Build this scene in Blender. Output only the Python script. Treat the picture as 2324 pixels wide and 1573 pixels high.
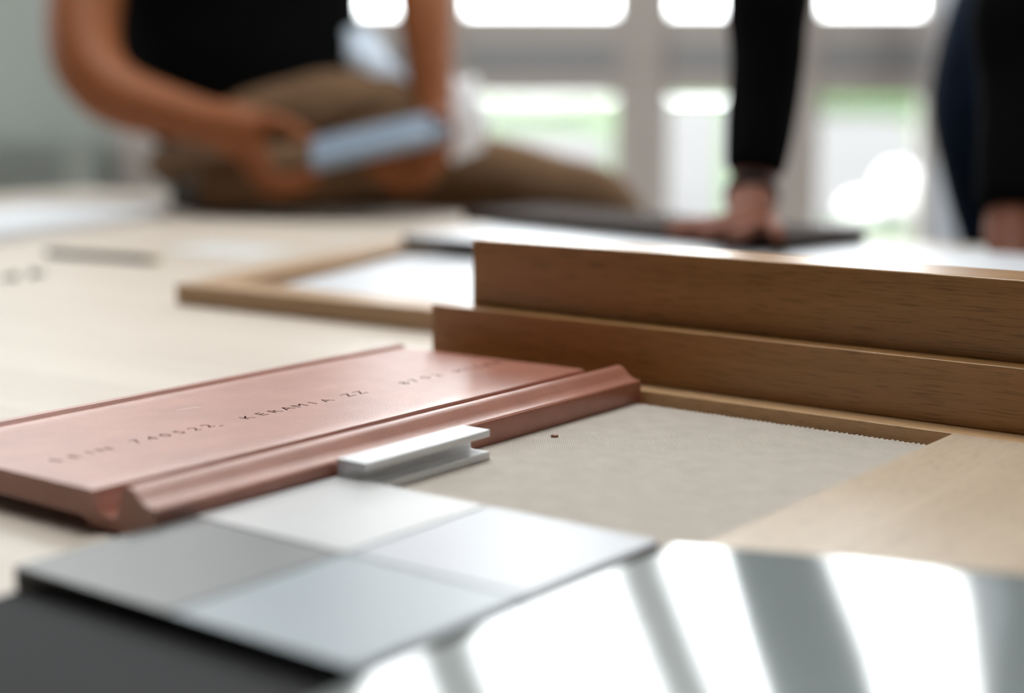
import bpy, bmesh, math, random
from mathutils import Vector, Matrix, noise

for o in list(bpy.data.objects):
    bpy.data.objects.remove(o)
S = bpy.context.scene
COL = S.collection
PI = math.pi
R = math.radians

# ------------------------------------------------------------------ camera, sky, exposure
CAM_H, TABLE = 0.97, 0.75                  # lens height, table top height
FPX = 3600.0                               # focal length for a 2324 px wide frame
PITCH = math.atan((786.5 - 190.0) / FPX)
cam_d = bpy.data.cameras.new('camera')
cam = bpy.data.objects.new('camera', cam_d)
COL.objects.link(cam)
cam.location = (0, 0, CAM_H)
cam.rotation_euler = (PI / 2 - PITCH, 0, 0)
cam_d.sensor_fit = 'HORIZONTAL'
cam_d.sensor_width = 36.0
cam_d.lens = FPX / 2324 * 36.0
cam_d.clip_start, cam_d.clip_end = 0.05, 400
cam_d.dof.use_dof = True
cam_d.dof.focus_distance = 0.98
cam_d.dof.aperture_fstop = 2.2
S.camera = cam

SKY = 9.0
w = bpy.data.worlds.new('overcast_sky')
S.world = w
w.use_nodes = True
w.node_tree.nodes['Background'].inputs[0].default_value = (0.97, 0.98, 1.0, 1)
w.node_tree.nodes['Background'].inputs[1].default_value = SKY
S.view_settings.view_transform = 'Standard'
S.view_settings.look = 'None'
S.view_settings.exposure = 0.25
S.view_settings.gamma = 1.0
S.view_settings.use_curve_mapping = False
S.cycles.use_denoising = True
S.cycles.max_bounces = 10
S.cycles.diffuse_bounces = 6
S.cycles.transparent_max_bounces = 12
S.cycles.caustics_reflective = False
S.cycles.caustics_refractive = False
S.cycles.sample_clamp_indirect = 8.0


def portal(name, loc, rot, sx, sy):
    l = bpy.data.lights.new(name, 'AREA')
    l.shape = 'RECTANGLE'
    l.size, l.size_y = sx, sy
    l.cycles.is_portal = True
    o = bpy.data.objects.new(name, l)
    COL.objects.link(o)
    o.location, o.rotation_euler = loc, rot
    return o


# room extents (metres): the window wall is beyond the table
X0, X1, Y0, Y1, ZC = -3.2, 3.6, -3.0, 5.2, 4.0
portal('window_portal_far', (0.60, Y1 - 0.02, 2.1), (-PI / 2, 0, 0), 2.5, 3.4)
portal('added_skylight_portal', (0.1, 2.3, ZC - 0.02), (0, 0, 0), 2.4, 2.4)
portal('added_clerestory_portal', (-1.85, Y1 - 0.02, 3.07), (-PI / 2, 0, 0), 2.2, 1.36)
portal('added_window_portal_right', (X1 - 0.02, 4.0, 2.2), (0, PI / 2, 0), 3.2, 1.8)
portal('added_window_portal_left', (X0 + 0.02, 4.2, 2.3), (0, -PI / 2, 0), 3.0, 1.4)

# ------------------------------------------------------------------ layout helpers
# The work pieces on the table are all squared up to one direction: a runs along the
# oak boards (to the right and towards the lens), b away from the lens across them.
YAW = R(-37.4)
DA = Vector((math.cos(YAW), math.sin(YAW), 0))
DB = Vector((-DA.y, DA.x, 0))


def AB(a, b, z=0.0):
    v = DA * a + DB * b
    return Vector((v.x, v.y, TABLE + z))


_cp, _sp = math.cos(PITCH), math.sin(PITCH)


def ray(u, v):
    a, b = (u - 1162) / FPX, -(v - 786.5) / FPX
    return Vector((a, _cp + _sp * b, -_sp + _cp * b))


def at(u, v, z=0.0):
    """measured point of the photograph on the level z above the table"""
    d = ray(u, v)
    t = (TABLE + z - CAM_H) / d.z
    return Vector((0, 0, CAM_H)) + d * t


def P(u, v, y):
    """measured point of the photograph at distance y from the lens"""
    d = ray(u, v)
    return Vector((0, 0, CAM_H)) + d * (y / d.y)


# ------------------------------------------------------------------ materials
def nodes(name):
    m = bpy.data.materials.new(name)
    m.use_nodes = True
    nt = m.node_tree
    return m, nt, nt.nodes['Principled BSDF']


def N(nt, typ, **kw):
    n = nt.nodes.new(typ)
    for k, v in kw.items():
        if k.startswith('i_'):
            n.inputs[k[2:].replace('_', ' ')].default_value = v
        else:
            setattr(n, k, v)
    return n


def ramp(nt, src, stops):
    r = nt.nodes.new('ShaderNodeValToRGB')
    e = r.color_ramp.elements
    while len(e) < len(stops):
        e.new(0.5)
    for i, (p, c) in enumerate(stops):
        e[i].position = p
        e[i].color = (*c, 1)
    nt.links.new(src, r.inputs[0])
    return r.outputs[0]


def mapped(nt, scale):
    tc = nt.nodes.new('ShaderNodeTexCoord')
    mp = nt.nodes.new('ShaderNodeMapping')
    mp.inputs['Scale'].default_value = scale
    nt.links.new(tc.outputs['Object'], mp.inputs[0])
    return mp.outputs[0]


def plain(name, col, rough=0.5, spec=0.5, metal=0.0, var=0.06, scale=18, bump=0.0, coat=0.0, sheen=0.0):
    m, nt, b = nodes(name)
    n = N(nt, 'ShaderNodeTexNoise', i_Scale=scale, i_Detail=5.0)
    nt.links.new(mapped(nt, (1, 1, 1)), n.inputs['Vector'])
    lo = tuple(max(0, c * (1 - var)) for c in col)
    hi = tuple(min(1, c * (1 + var)) for c in col)
    nt.links.new(ramp(nt, n.outputs[0], [(0.3, lo), (0.7, hi)]), b.inputs['Base Color'])
    b.inputs['Roughness'].default_value = rough
    b.inputs['Specular IOR Level'].default_value = spec
    b.inputs['Metallic'].default_value = metal
    b.inputs['Coat Weight'].default_value = coat
    b.inputs['Coat Roughness'].default_value = 0.06
    b.inputs['Sheen Weight'].default_value = sheen
    if bump:
        bp = N(nt, 'ShaderNodeBump', i_Strength=bump, i_Distance=0.002)
        nt.links.new(n.outputs[0], bp.inputs['Height'])
        nt.links.new(bp.outputs[0], b.inputs['Normal'])
    return m


def wood(name, dark, light, rough=0.4, spec=0.5, pores=0.5, grain=(3.0, 45.0, 45.0), pore_scale=(75.0, 620.0, 620.0)):
    m, nt, b = nodes(name)
    n = N(nt, 'ShaderNodeTexNoise', i_Scale=1.0, i_Detail=5.0, i_Roughness=0.6, i_Distortion=0.6)
    nt.links.new(mapped(nt, grain), n.inputs['Vector'])
    base = ramp(nt, n.outputs[0], [(0.3, dark), (0.7, light)])
    p = N(nt, 'ShaderNodeTexNoise', i_Scale=1.0, i_Detail=2.0, i_Roughness=0.5)
    nt.links.new(mapped(nt, pore_scale), p.inputs['Vector'])
    pm = ramp(nt, p.outputs[0], [(0.34, (1 - pores,) * 3), (0.46, (1, 1, 1))])
    mx = N(nt, 'ShaderNodeMix', data_type='RGBA', blend_type='MULTIPLY')
    mx.inputs[0].default_value = 1.0
    nt.links.new(base, mx.inputs[6])
    nt.links.new(pm, mx.inputs[7])
    nt.links.new(mx.outputs[2], b.inputs['Base Color'])
    b.inputs['Roughness'].default_value = rough
    b.inputs['Specular IOR Level'].default_value = spec
    bp = N(nt, 'ShaderNodeBump', i_Strength=0.25, i_Distance=0.0006)
    nt.links.new(p.outputs[0], bp.inputs['Height'])
    nt.links.new(bp.outputs[0], b.inputs['Normal'])
    return m


M = {}
M['table'] = wood('pale_lacquered_beech', (0.575, 0.49, 0.41), (0.645, 0.56, 0.475), 0.42, 0.3, 0.06, (1.5, 20, 20))
M['oak'] = wood('oak', (0.36, 0.178, 0.062), (0.48, 0.262, 0.105), 0.30, 0.5, 0.36, (2.0, 60.0, 60.0), (38.0, 760.0, 760.0))
M['oak_light'] = wood('pale_oak', (0.55, 0.42, 0.295), (0.64, 0.505, 0.37), 0.36, 0.5, 0.18)
M['oak_warm'] = wood('warm_oak', (0.55, 0.33, 0.16), (0.64, 0.40, 0.21), 0.36, 0.4, 0.18)
M['oak_mid'] = wood('mid_oak', (0.42, 0.26, 0.14), (0.50, 0.32, 0.18), 0.36, 0.5, 0.15)
M['black_edge'] = plain('black_core', (0.012, 0.011, 0.010), 0.5)
M['dark_panel'] = plain('dark_grey_laminate', (0.022, 0.021, 0.022), 0.62, 0.08)
M['dark_brown'] = plain('dark_brown_panel', (0.040, 0.028, 0.023), 0.8, 0.04)
M['grey_plate'] = plain('warm_grey_laminate', (0.14, 0.14, 0.136), 0.34, 0.32, var=0.02)
M['bluegrey_plate'] = plain('pale_blue_grey_laminate', (0.265, 0.305, 0.33), 0.34, 0.32, var=0.02)
M['white_plate'] = plain('white_laminate', (0.54, 0.53, 0.525), 0.34, 0.32, var=0.02)
M['lilac_plate'] = plain('off_white_laminate', (0.37, 0.375, 0.41), 0.34, 0.32, var=0.02)
M['gloss_sheet'] = plain('gloss_pale_sheet', (0.30, 0.33, 0.33), 0.09, 0.9, var=0.01, coat=0.5)
M['alu'] = plain('white_coated_aluminium', (0.82, 0.83, 0.85), 0.35, 0.5, var=0.01)
M['white'] = plain('white_board', (0.62, 0.625, 0.65), 0.4, 0.5, var=0.02)
M['paper'] = plain('white_paper', (0.66, 0.655, 0.65), 0.6, 0.3, var=0.02)
M['ink'] = plain('dark_ink', (0.02, 0.02, 0.02), 0.9, 0.05)
M['gold'] = plain('brass_tip', (0.35, 0.27, 0.12), 0.35, 0.5, 0.6)
M['wall'] = plain('grey_green_wall', (0.52, 0.56, 0.52), 0.8, 0.2, var=0.03, scale=2)
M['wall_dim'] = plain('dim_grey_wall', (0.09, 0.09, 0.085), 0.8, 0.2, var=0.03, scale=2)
M['wall_white'] = plain('white_wall', (0.78, 0.77, 0.74), 0.8, 0.2, var=0.02, scale=2)
M['frame_grey'] = plain('greige_window_frame', (0.52, 0.465, 0.43), 0.5, 0.3, var=0.02)
M['frame_dark'] = plain('grey_rubber_band', (0.34, 0.34, 0.345), 0.6, 0.3, var=0.02)
M['floor'] = wood('floor_boards', (0.13, 0.10, 0.075), (0.19, 0.15, 0.115), 0.4, 0.4, 0.1, (0.6, 8, 8))
M['cabinet'] = plain('grey_cabinet', (0.27, 0.285, 0.26), 0.6, 0.3)
M['skin'] = plain('skin', (0.26, 0.085, 0.030), 0.55, 0.2, var=0.12, scale=30)
M['skin_pale'] = plain('skin_pale', (0.21, 0.075, 0.042), 0.55, 0.2, var=0.12, scale=30)
M['black_cloth'] = plain('black_cloth', (0.004, 0.004, 0.0042), 1.0, 0.04, var=0.2, bump=0.2)
M['navy'] = plain('navy_cloth', (0.004, 0.009, 0.021), 0.9, 0.08, var=0.3, bump=0.2)
M['khaki'] = plain('khaki_cloth', (0.145, 0.083, 0.044), 0.9, 0.15, var=0.1, scale=9, bump=0.3)
M['pale_blue'] = plain('pale_blue_cloth', (0.60, 0.68, 0.78), 0.8, 0.2, var=0.05, bump=0.3)
M['blue_grey'] = plain('blue_grey_laminate', (0.22, 0.27, 0.335), 0.3, 0.5, var=0.04)
M['hair'] = plain('dark_hair', (0.03, 0.02, 0.015), 0.5)
M['eye'] = plain('eye', (0.05, 0.04, 0.03), 0.2)
M['shoe'] = plain('dark_shoe', (0.03, 0.025, 0.022), 0.9, 0.08)
M['lawn'] = plain('lawn', (0.040, 0.072, 0.026), 0.9, 0.1, var=0.3, scale=3)
M['pave'] = plain('pale_paving', (0.060, 0.058, 0.0575), 0.9, 0.1, var=0.1, scale=1)
M['boulder'] = plain('whitewashed_stone', (0.62, 0.61, 0.60), 0.8, 0.2, var=0.05)
M['foliage'] = plain('tree_foliage', (0.085, 0.125, 0.065), 0.9, 0.1, var=0.4, scale=2)
M['bark'] = plain('bark', (0.09, 0.07, 0.05), 0.9, 0.1)


def clay():
    m, nt, b = nodes('terracotta')
    v = mapped(nt, (1, 1, 1))
    n1 = N(nt, 'ShaderNodeTexNoise', i_Scale=26.0, i_Detail=6.0, i_Roughness=0.6)
    n2 = N(nt, 'ShaderNodeTexNoise', i_Scale=900.0, i_Detail=3.0)
    n3 = N(nt, 'ShaderNodeTexNoise', i_Scale=60.0, i_Detail=4.0, i_Distortion=1.0)
    for n in (n1, n2):
        nt.links.new(v, n.inputs['Vector'])
    nt.links.new(mapped(nt, (0.35, 1.6, 1.6)), n3.inputs['Vector'])
    base = ramp(nt, n1.outputs[0], [(0.3, (0.33, 0.112, 0.066)), (0.7, (0.43, 0.158, 0.100))])
    dust = ramp(nt, n3.outputs[0], [(0.66, (0, 0, 0)), (0.76, (0.5, 0.5, 0.5))])
    mx = N(nt, 'ShaderNodeMix', data_type='RGBA')
    nt.links.new(dust, mx.inputs[0])
    nt.links.new(base, mx.inputs[6])
    mx.inputs[7].default_value = (0.62, 0.42, 0.36, 1)
    sp = ramp(nt, n2.outputs[0], [(0.30, (0.7, 0.7, 0.7)), (0.42, (1, 1, 1))])
    m2 = N(nt, 'ShaderNodeMix', data_type='RGBA', blend_type='MULTIPLY')
    m2.inputs[0].default_value = 1
    nt.links.new(mx.outputs[2], m2.inputs[6])
    nt.links.new(sp, m2.inputs[7])
    nt.links.new(m2.outputs[2], b.inputs['Base Color'])
    b.inputs['Roughness'].default_value = 0.36
    b.inputs['Specular IOR Level'].default_value = 1.0
    bp = N(nt, 'ShaderNodeBump', i_Strength=0.35, i_Distance=0.0004)
    nt.links.new(n2.outputs[0], bp.inputs['Height'])
    nt.links.new(bp.outputs[0], b.inputs['Normal'])
    return m


M['clay'] = clay()
M['clay_shade'] = plain('stamp_recess_shade', (0.15, 0.045, 0.028), 0.8, 0.1)  # darker clay colour paints the shade inside the stamped letters


def linen():
    m, nt, b = nodes('woven_linen')
    tc = nt.nodes.new('ShaderNodeTexCoord')
    sx = nt.nodes.new('ShaderNodeSeparateXYZ')
    nz = N(nt, 'ShaderNodeTexNoise', i_Scale=250.0, i_Detail=2.0)
    nt.links.new(tc.outputs['Object'], nz.inputs['Vector'])
    nt.links.new(tc.outputs['Object'], sx.inputs[0])

    def sine(out, period):
        a = N(nt, 'ShaderNodeMath', operation='MULTIPLY_ADD')
        a.inputs[1].default_value = 2 * PI / period
        w_ = N(nt, 'ShaderNodeMath', operation='MULTIPLY')
        w_.inputs[1].default_value = 3.0
        nt.links.new(nz.outputs[0], w_.inputs[0])
        nt.links.new(out, a.inputs[0])
        nt.links.new(w_.outputs[0], a.inputs[2])
        s = N(nt, 'ShaderNodeMath', operation='SINE')
        nt.links.new(a.outputs[0], s.inputs[0])
        return s.outputs[0]

    pr = N(nt, 'ShaderNodeMath', operation='MULTIPLY')
    nt.links.new(sine(sx.outputs[0], 0.0015), pr.inputs[0])
    nt.links.new(sine(sx.outputs[1], 0.0019), pr.inputs[1])
    h = N(nt, 'ShaderNodeMath', operation='MULTIPLY_ADD')
    h.inputs[1].default_value = 0.5
    h.inputs[2].default_value = 0.5
    nt.links.new(pr.outputs[0], h.inputs[0])
    n2 = N(nt, 'ShaderNodeTexNoise', i_Scale=70.0, i_Detail=4.0)
    nt.links.new(tc.outputs['Object'], n2.inputs['Vector'])
    c1 = ramp(nt, h.outputs[0], [(0.1, (0.38, 0.315, 0.25)), (0.55, (0.75, 0.665, 0.58))])
    c2 = ramp(nt, n2.outputs[0], [(0.3, (0.88, 0.88, 0.88)), (0.7, (1, 1, 1))])
    mx = N(nt, 'ShaderNodeMix', data_type='RGBA', blend_type='MULTIPLY')
    mx.inputs[0].default_value = 1
    nt.links.new(c1, mx.inputs[6])
    nt.links.new(c2, mx.inputs[7])
    nt.links.new(mx.outputs[2], b.inputs['Base Color'])
    b.inputs['Roughness'].default_value = 0.85
    b.inputs['Specular IOR Level'].default_value = 0.25
    b.inputs['Sheen Weight'].default_value = 0.35
    b.inputs['Sheen Roughness'].default_value = 0.4
    bp = N(nt, 'ShaderNodeBump', i_Strength=0.7, i_Distance=0.0005)
    nt.links.new(h.outputs[0], bp.inputs['Height'])
    nt.links.new(bp.outputs[0], b.inputs['Normal'])
    return m


M['linen'] = linen()


def glass(name, tint=(0.97, 0.985, 0.98), frosted=False):
    m = bpy.data.materials.new(name)
    m.use_nodes = True
    nt = m.node_tree
    nt.nodes.remove(nt.nodes['Principled BSDF'])
    out = nt.nodes['Material Output']
    t = N(nt, 'ShaderNodeBsdfTransparent')
    t.inputs[0].default_value = (*tint, 1)
    g = N(nt, 'ShaderNodeBsdfGlossy')
    g.inputs['Roughness'].default_value = 0.02
    f = N(nt, 'ShaderNodeFresnel', i_IOR=1.45)
    mx = N(nt, 'ShaderNodeMixShader')
    nt.links.new(f.outputs[0], mx.inputs[0])
    nt.links.new(t.outputs[0], mx.inputs[1])
    nt.links.new(g.outputs[0], mx.inputs[2])
    nt.links.new(mx.outputs[0], out.inputs[0])
    return m


M['glass'] = glass('window_glass')


def thin_paper():
    m = bpy.data.materials.new('thin_white_paper')
    m.use_nodes = True
    nt = m.node_tree
    nt.nodes.remove(nt.nodes['Principled BSDF'])
    d = N(nt, 'ShaderNodeBsdfDiffuse')
    d.inputs[0].default_value = (0.93, 0.93, 0.93, 1)
    t = N(nt, 'ShaderNodeBsdfTranslucent')
    t.inputs[0].default_value = (0.93, 0.93, 0.95, 1)
    a = N(nt, 'ShaderNodeMixShader')
    a.inputs[0].default_value = 0.5
    nt.links.new(d.outputs[0], a.inputs[1])
    nt.links.new(t.outputs[0], a.inputs[2])
    nt.links.new(a.outputs[0], nt.nodes['Material Output'].inputs[0])
    return m


M['thin_paper'] = thin_paper()


def sheer():
    m = bpy.data.materials.new('sheer_white_curtain')
    m.use_nodes = True
    nt = m.node_tree
    nt.nodes.remove(nt.nodes['Principled BSDF'])
    d = N(nt, 'ShaderNodeBsdfDiffuse')
    d.inputs[0].default_value = (0.86, 0.88, 0.92, 1)
    t = N(nt, 'ShaderNodeBsdfTranslucent')
    t.inputs[0].default_value = (0.72, 0.76, 0.82, 1)
    a = N(nt, 'ShaderNodeMixShader')
    a.inputs[0].default_value = 0.4
    nt.links.new(d.outputs[0], a.inputs[1])
    nt.links.new(t.outputs[0], a.inputs[2])
    nt.links.new(a.outputs[0], nt.nodes['Material Output'].inputs[0])
    return m


M['curtain'] = sheer()


# ------------------------------------------------------------------ object helpers
def tag(o, label=None, cat=None, group=None, kind=None):
    for k, v in (('label', label), ('category', cat), ('group', group), ('kind', kind)):
        if v:
            o[k] = v
    return o


def empty(name, loc, rz=0.0):
    o = bpy.data.objects.new(name, None)
    COL.objects.link(o)
    o.location = loc
    o.rotation_euler = (0, 0, rz)
    o.empty_display_size = 0.05
    return o


def obj(name, bm, mat, parent=None, loc=None, rz=None, smooth=False, bevel=0.0, sub=0):
    me = bpy.data.meshes.new(name)
    bmesh.ops.recalc_face_normals(bm, faces=bm.faces)
    bm.to_mesh(me)
    bm.free()
    o = bpy.data.objects.new(name, me)
    COL.objects.link(o)
    for m in (mat if isinstance(mat, (list, tuple)) else [mat]):
        me.materials.append(m)
    if parent:
        o.parent = parent
    if loc is not None:
        o.location = loc
    if rz is not None:
        o.rotation_euler = (0, 0, rz)
    if bevel:
        md = o.modifiers.new('Bevel', 'BEVEL')
        md.width = bevel
        md.segments = 2
        md.limit_method = 'ANGLE'
        smooth = True
    if sub:
        md = o.modifiers.new('Subsurf', 'SUBSURF')
        md.levels = md.render_levels = sub
    if smooth:
        for p in me.polygons:
            p.use_smooth = True
        if bevel:
            me.set_sharp_from_angle(angle=R(40))
    return o


def add_box(bm, x0, x1, y0, y1, z0, z1):
    vs = [bm.verts.new((x, y, z)) for x in (x0, x1) for y in (y0, y1) for z in (z0, z1)]
    for f in ((0, 1, 3, 2), (4, 6, 7, 5), (0, 4, 5, 1), (2, 3, 7, 6), (0, 2, 6, 4), (1, 5, 7, 3)):
        bm.faces.new([vs[i] for i in f])
    return vs


def box(x0, x1, y0, y1, z0, z1):
    bm = bmesh.new()
    add_box(bm, x0, x1, y0, y1, z0, z1)
    return bm


def prism(outline, axis_len, along='x'):
    """outline in (y, z) swept along x from 0 to axis_len"""
    bm = bmesh.new()
    r0 = [bm.verts.new((0, y, z)) for y, z in outline]
    r1 = [bm.verts.new((axis_len, y, z)) for y, z in outline]
    n = len(outline)
    for i in range(n):
        bm.faces.new((r0[i], r0[(i + 1) % n], r1[(i + 1) % n], r1[i]))
    bm.faces.new(r0[::-1])
    bm.faces.new(r1)
    return bm


def frame_of(d):
    d = d.normalized()
    up = Vector((0, 0, 1)) if abs(d.z) < 0.9 else Vector((0, 1, 0))
    x = d.cross(up).normalized()
    y = x.cross(d).normalized()
    return x, y


def add_tube(bm, pts, radii, seg=12, cap=True, flat=1.0, wob=0.0, seed=0):
    """lofted tube through pts; radii may be numbers or (rx, ry) pairs"""
    rings = []
    n = len(pts)
    xprev = None
    for i, p in enumerate(pts):
        d = (pts[min(i + 1, n - 1)] - pts[max(i - 1, 0)])
        x, y = frame_of(d)
        if xprev is not None:
            dn = d.normalized()
            x = (xprev - dn * xprev.dot(dn)).normalized()
            y = x.cross(dn).normalized()
        xprev = x
        r = radii[i]
        rx, ry = r if isinstance(r, tuple) else (r, r * flat)
        ring = []
        for k in range(seg):
            t = 2 * PI * k / seg
            q = p + x * math.cos(t) * rx + y * math.sin(t) * ry
            if wob:
                q = q + noise.noise_vector(q * 22 + Vector((seed, 0, 0))) * wob
            ring.append(bm.verts.new(q))
        rings.append(ring)
    for a, b in zip(rings, rings[1:]):
        for k in range(seg):
            bm.faces.new((a[k], a[(k + 1) % seg], b[(k + 1) % seg], b[k]))
    if cap:
        bm.faces.new(rings[0][::-1])
        bm.faces.new(rings[-1])
    return bm


def tube(pts, radii, **kw):
    return add_tube(bmesh.new(), [Vector(p) for p in pts], radii, **kw)


def smooth_path(pts, radii, k=4):
    """Catmull-Rom resample"""
    out, rr = [], []
    n = len(pts)
    g = lambda i: pts[max(0, min(n - 1, i))]
    h = lambda i: radii[max(0, min(n - 1, i))]
    for i in range(n - 1):
        for j in range(k):
            t = j / k
            p0, p1, p2, p3 = g(i - 1), g(i), g(i + 1), g(i + 2)
            out.append(0.5 * ((2 * p1) + (p2 - p0) * t + (2 * p0 - 5 * p1 + 4 * p2 - p3) * t * t + (3 * p1 - p0 - 3 * p2 + p3) * t ** 3))
            rr.append(h(i) * (1 - t) + h(i + 1) * t)
    out.append(pts[-1])
    rr.append(radii[-1])
    return out, rr


def blob(center, scale, wob, freq, seed, sub=3):
    bm = bmesh.new()
    bmesh.ops.create_icosphere(bm, subdivisions=sub, radius=1.0)
    for v in bm.verts:
        n_ = noise.noise(v.co * freq + Vector((seed, seed * 2, 0)))
        n2 = noise.noise(v.co * freq * 2.3 + Vector((seed * 3, 0, 1)))
        v.co = Vector((v.co.x * scale[0], v.co.y * scale[1], v.co.z * scale[2])) * (1 + wob * n_ + wob * 0.6 * n2)
        v.co += Vector(center)
    return bm


# ------------------------------------------------------------------ setting
tag(obj('floor', box(X0, X1, Y0, Y1, -0.1, 0), M['floor']), 'brown wooden floor of the room', kind='structure')
bm = bmesh.new()
KX0, KX1, KY0, KY1 = -1.1, 1.3, 1.1, 3.5                 # skylight opening, added for overhead daylight
add_box(bm, X0 - .2, KX0, Y0 - .2, Y1 + .2, ZC, ZC + 0.15)
add_box(bm, KX1, X1 + .2, Y0 - .2, Y1 + .2, ZC, ZC + 0.15)
add_box(bm, KX0, KX1, Y0 - .2, KY0, ZC, ZC + 0.15)
add_box(bm, KX0, KX1, KY1, Y1 + .2, ZC, ZC + 0.15)
tag(obj('ceiling', bm, M['wall_white']), 'white ceiling with an added skylight opening', kind='structure')
bm = bmesh.new()
for k in range(4):
    x = KX0 + (KX1 - KX0 - 0.06) * k / 3
    add_box(bm, x, x + 0.06, KY0, KY1, ZC + 0.04, ZC + 0.12)
add_box(bm, KX0, KX1, KY0, KY0 + 0.06, ZC + 0.04, ZC + 0.12)
add_box(bm, KX0, KX1, KY1 - 0.06, KY1, ZC + 0.04, ZC + 0.12)
sky = tag(obj('added_skylight', bm, M['frame_grey']), 'unseen skylight added for light from above the table', kind='structure')  # added overhead opening, brightens the table and board tops
for k in range(3):
    x = KX0 + (KX1 - KX0 - 0.06) * k / 3
    obj('pane', box(x + 0.06, x + (KX1 - KX0 - 0.06) / 3, KY0 + 0.06, KY1 - 0.06, ZC + 0.07, ZC + 0.076), M['glass'], sky)


def wall_opening(name, mat, horizontal, pos, lo, hi, o0, o1, z0, z1, label):
    bm = bmesh.new()
    if horizontal:   # wall across x at y = pos
        add_box(bm, lo, o0, pos[0], pos[1], 0, ZC)
        add_box(bm, o1, hi, pos[0], pos[1], 0, ZC)
        add_box(bm, o0, o1, pos[0], pos[1], 0, z0)
        add_box(bm, o0, o1, pos[0], pos[1], z1, ZC)
    else:
        add_box(bm, pos[0], pos[1], lo, o0, 0, ZC)
        add_box(bm, pos[0], pos[1], o1, hi, 0, ZC)
        add_box(bm, pos[0], pos[1], o0, o1, 0, z0)
        add_box(bm, pos[0], pos[1], o0, o1, z1, ZC)
    return tag(obj(name, bm, mat), label, kind='structure')


PX = Y1 / FPX                                   # metres per photo pixel on the window wall
wx = lambda u: (u - 1162) * PX
WL, WR, WB, WT = wx(735), wx(2420), 0.40, 3.8
bm = bmesh.new()
ya, yb = Y1, Y1 + 0.22
for (a, b, z0, z1) in ((X0, -2.95, 0, ZC), (-2.95, WL - 0.1, 0, 2.4), (-2.95, WL - 0.1, 3.75, ZC), (WL - 0.1, WL, 0, ZC), (WL, WR, 0, WB), (WL, WR, WT, ZC), (WR, X1, 0, ZC)):  # leaves a gap for the added high window
    add_box(bm, a, b, ya, yb, z0, z1)
tag(obj('wall_back', bm, M['wall']), 'grey green wall around the tall windows', kind='structure')
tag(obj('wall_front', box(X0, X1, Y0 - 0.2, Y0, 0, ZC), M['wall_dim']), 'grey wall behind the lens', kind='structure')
wall_opening('wall_right', M['wall_white'], False, (X1, X1 + 0.2), Y0, Y1, 3.1, 4.9, 0.6, 3.8, 'white wall on the right with a wide window added for light')
wall_opening('wall_left', M['wall_dim'], False, (X0 - 0.2, X0), Y0, Y1, 3.5, 4.9, 0.8, 3.8, 'grey green wall on the left with a wide window added for light')


def window(name, x0, x1, left, right, label):
    """one tall bay of the window wall: low pane, deep transom, high pane"""
    bm = bmesh.new()
    ya, yb = Y1 + 0.02, Y1 + 0.10
    add_box(bm, x0, left, ya, yb, WB, WT)
    add_box(bm, right, x1, ya, yb, WB, WT)
    add_box(bm, left, right, ya, yb, WB, WB + 0.05)
    add_box(bm, left, right, ya, yb, WT - 0.06, WT)
    f = tag(obj(name, bm, M['frame_grey'], bevel=0.004), label, kind='structure')
    zt0, zt1 = CAM_H - (214 - 190) * PX, CAM_H - (36 - 190) * PX
    tag(obj('transom', box(left, right, ya - 0.01, yb, zt0, zt1), M['frame_grey'], f, bevel=0.004))
    tag(obj('transom_band', box(left, right, ya - 0.016, ya - 0.009, zt0 + 0.075, zt0 + 0.165), M['frame_dark'], f), 'darker grey band along the transom')
    obj('pane', box(left, right, ya + 0.035, ya + 0.041, WB + 0.05, zt0), M['glass'], f)
    obj('pane', box(left, right, ya + 0.035, ya + 0.041, zt1, WT - 0.06), M['glass'], f)
    return f


window('window_1', WL, wx(985), wx(785), wx(925), 'narrow window bay behind the seated person')
window('window_2', wx(985), wx(1456), wx(1060), wx(1396), 'wide window bay right of the seated person')
window('window_3', wx(1456), wx(1760), wx(1518), wx(1700), 'narrow window bay behind the black sleeve')
window('window_4', wx(1760), wx(2150), wx(1856), wx(2088), 'window bay between the two black sleeves')
window('window_5', wx(2150), WR, wx(2200), wx(2380), 'window bay behind the navy trousers')
tag(obj('trim_1', box(WL - 0.05, WR + 0.05, Y1 - 0.10, Y1 + 0.04, WB - 0.04, WB), M['frame_grey'], bevel=0.004), 'grey window sill', kind='structure')


def added_window(name, horizontal, pos, lo, hi, z0, z1, label):  # builds the out-of-view windows added for extra daylight
    bm = bmesh.new()
    n = 4
    t = 0.05
    def b(a0, a1, c0, c1):
        if horizontal:
            add_box(bm, a0, a1, pos, pos + 0.08, c0, c1)
        else:
            add_box(bm, pos, pos + 0.08, a0, a1, c0, c1)
    b(lo, hi, z0, z0 + t)
    b(lo, hi, z1 - t, z1)
    for i in range(n + 1):
        c = lo + (hi - lo - t) * i / n
        b(c, c + t, z0 + t, z1 - t)
    f = tag(obj(name, bm, M['frame_grey']), label, kind='structure')
    for i in range(n):
        c0 = lo + (hi - lo - t) * i / n + t
        c1 = lo + (hi - lo - t) * (i + 1) / n
        if horizontal:
            g = box(c0, c1, pos + 0.035, pos + 0.041, z0 + t, z1 - t)
        else:
            g = box(pos + 0.035, pos + 0.041, c0, c1, z0 + t, z1 - t)
        obj('pane', g, M['glass'], f)


added_window('added_window_6', True, Y1 + 0.05, -2.95, WL - 0.1, 2.4, 3.75, 'unseen high window added to the back wall for light, above the low cabinet')  # added up high to whiten the table's reflections
added_window('added_window_7', False, X1 + 0.05, 3.1, 4.9, 0.6, 3.8, 'unseen wide window added to the right wall for light')  # added daylight source from the far right
added_window('added_window_8', False, X0 - 0.13, 3.5, 4.9, 0.8, 3.8, 'unseen wide window added to the left wall for light')  # added daylight source from the far left

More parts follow.
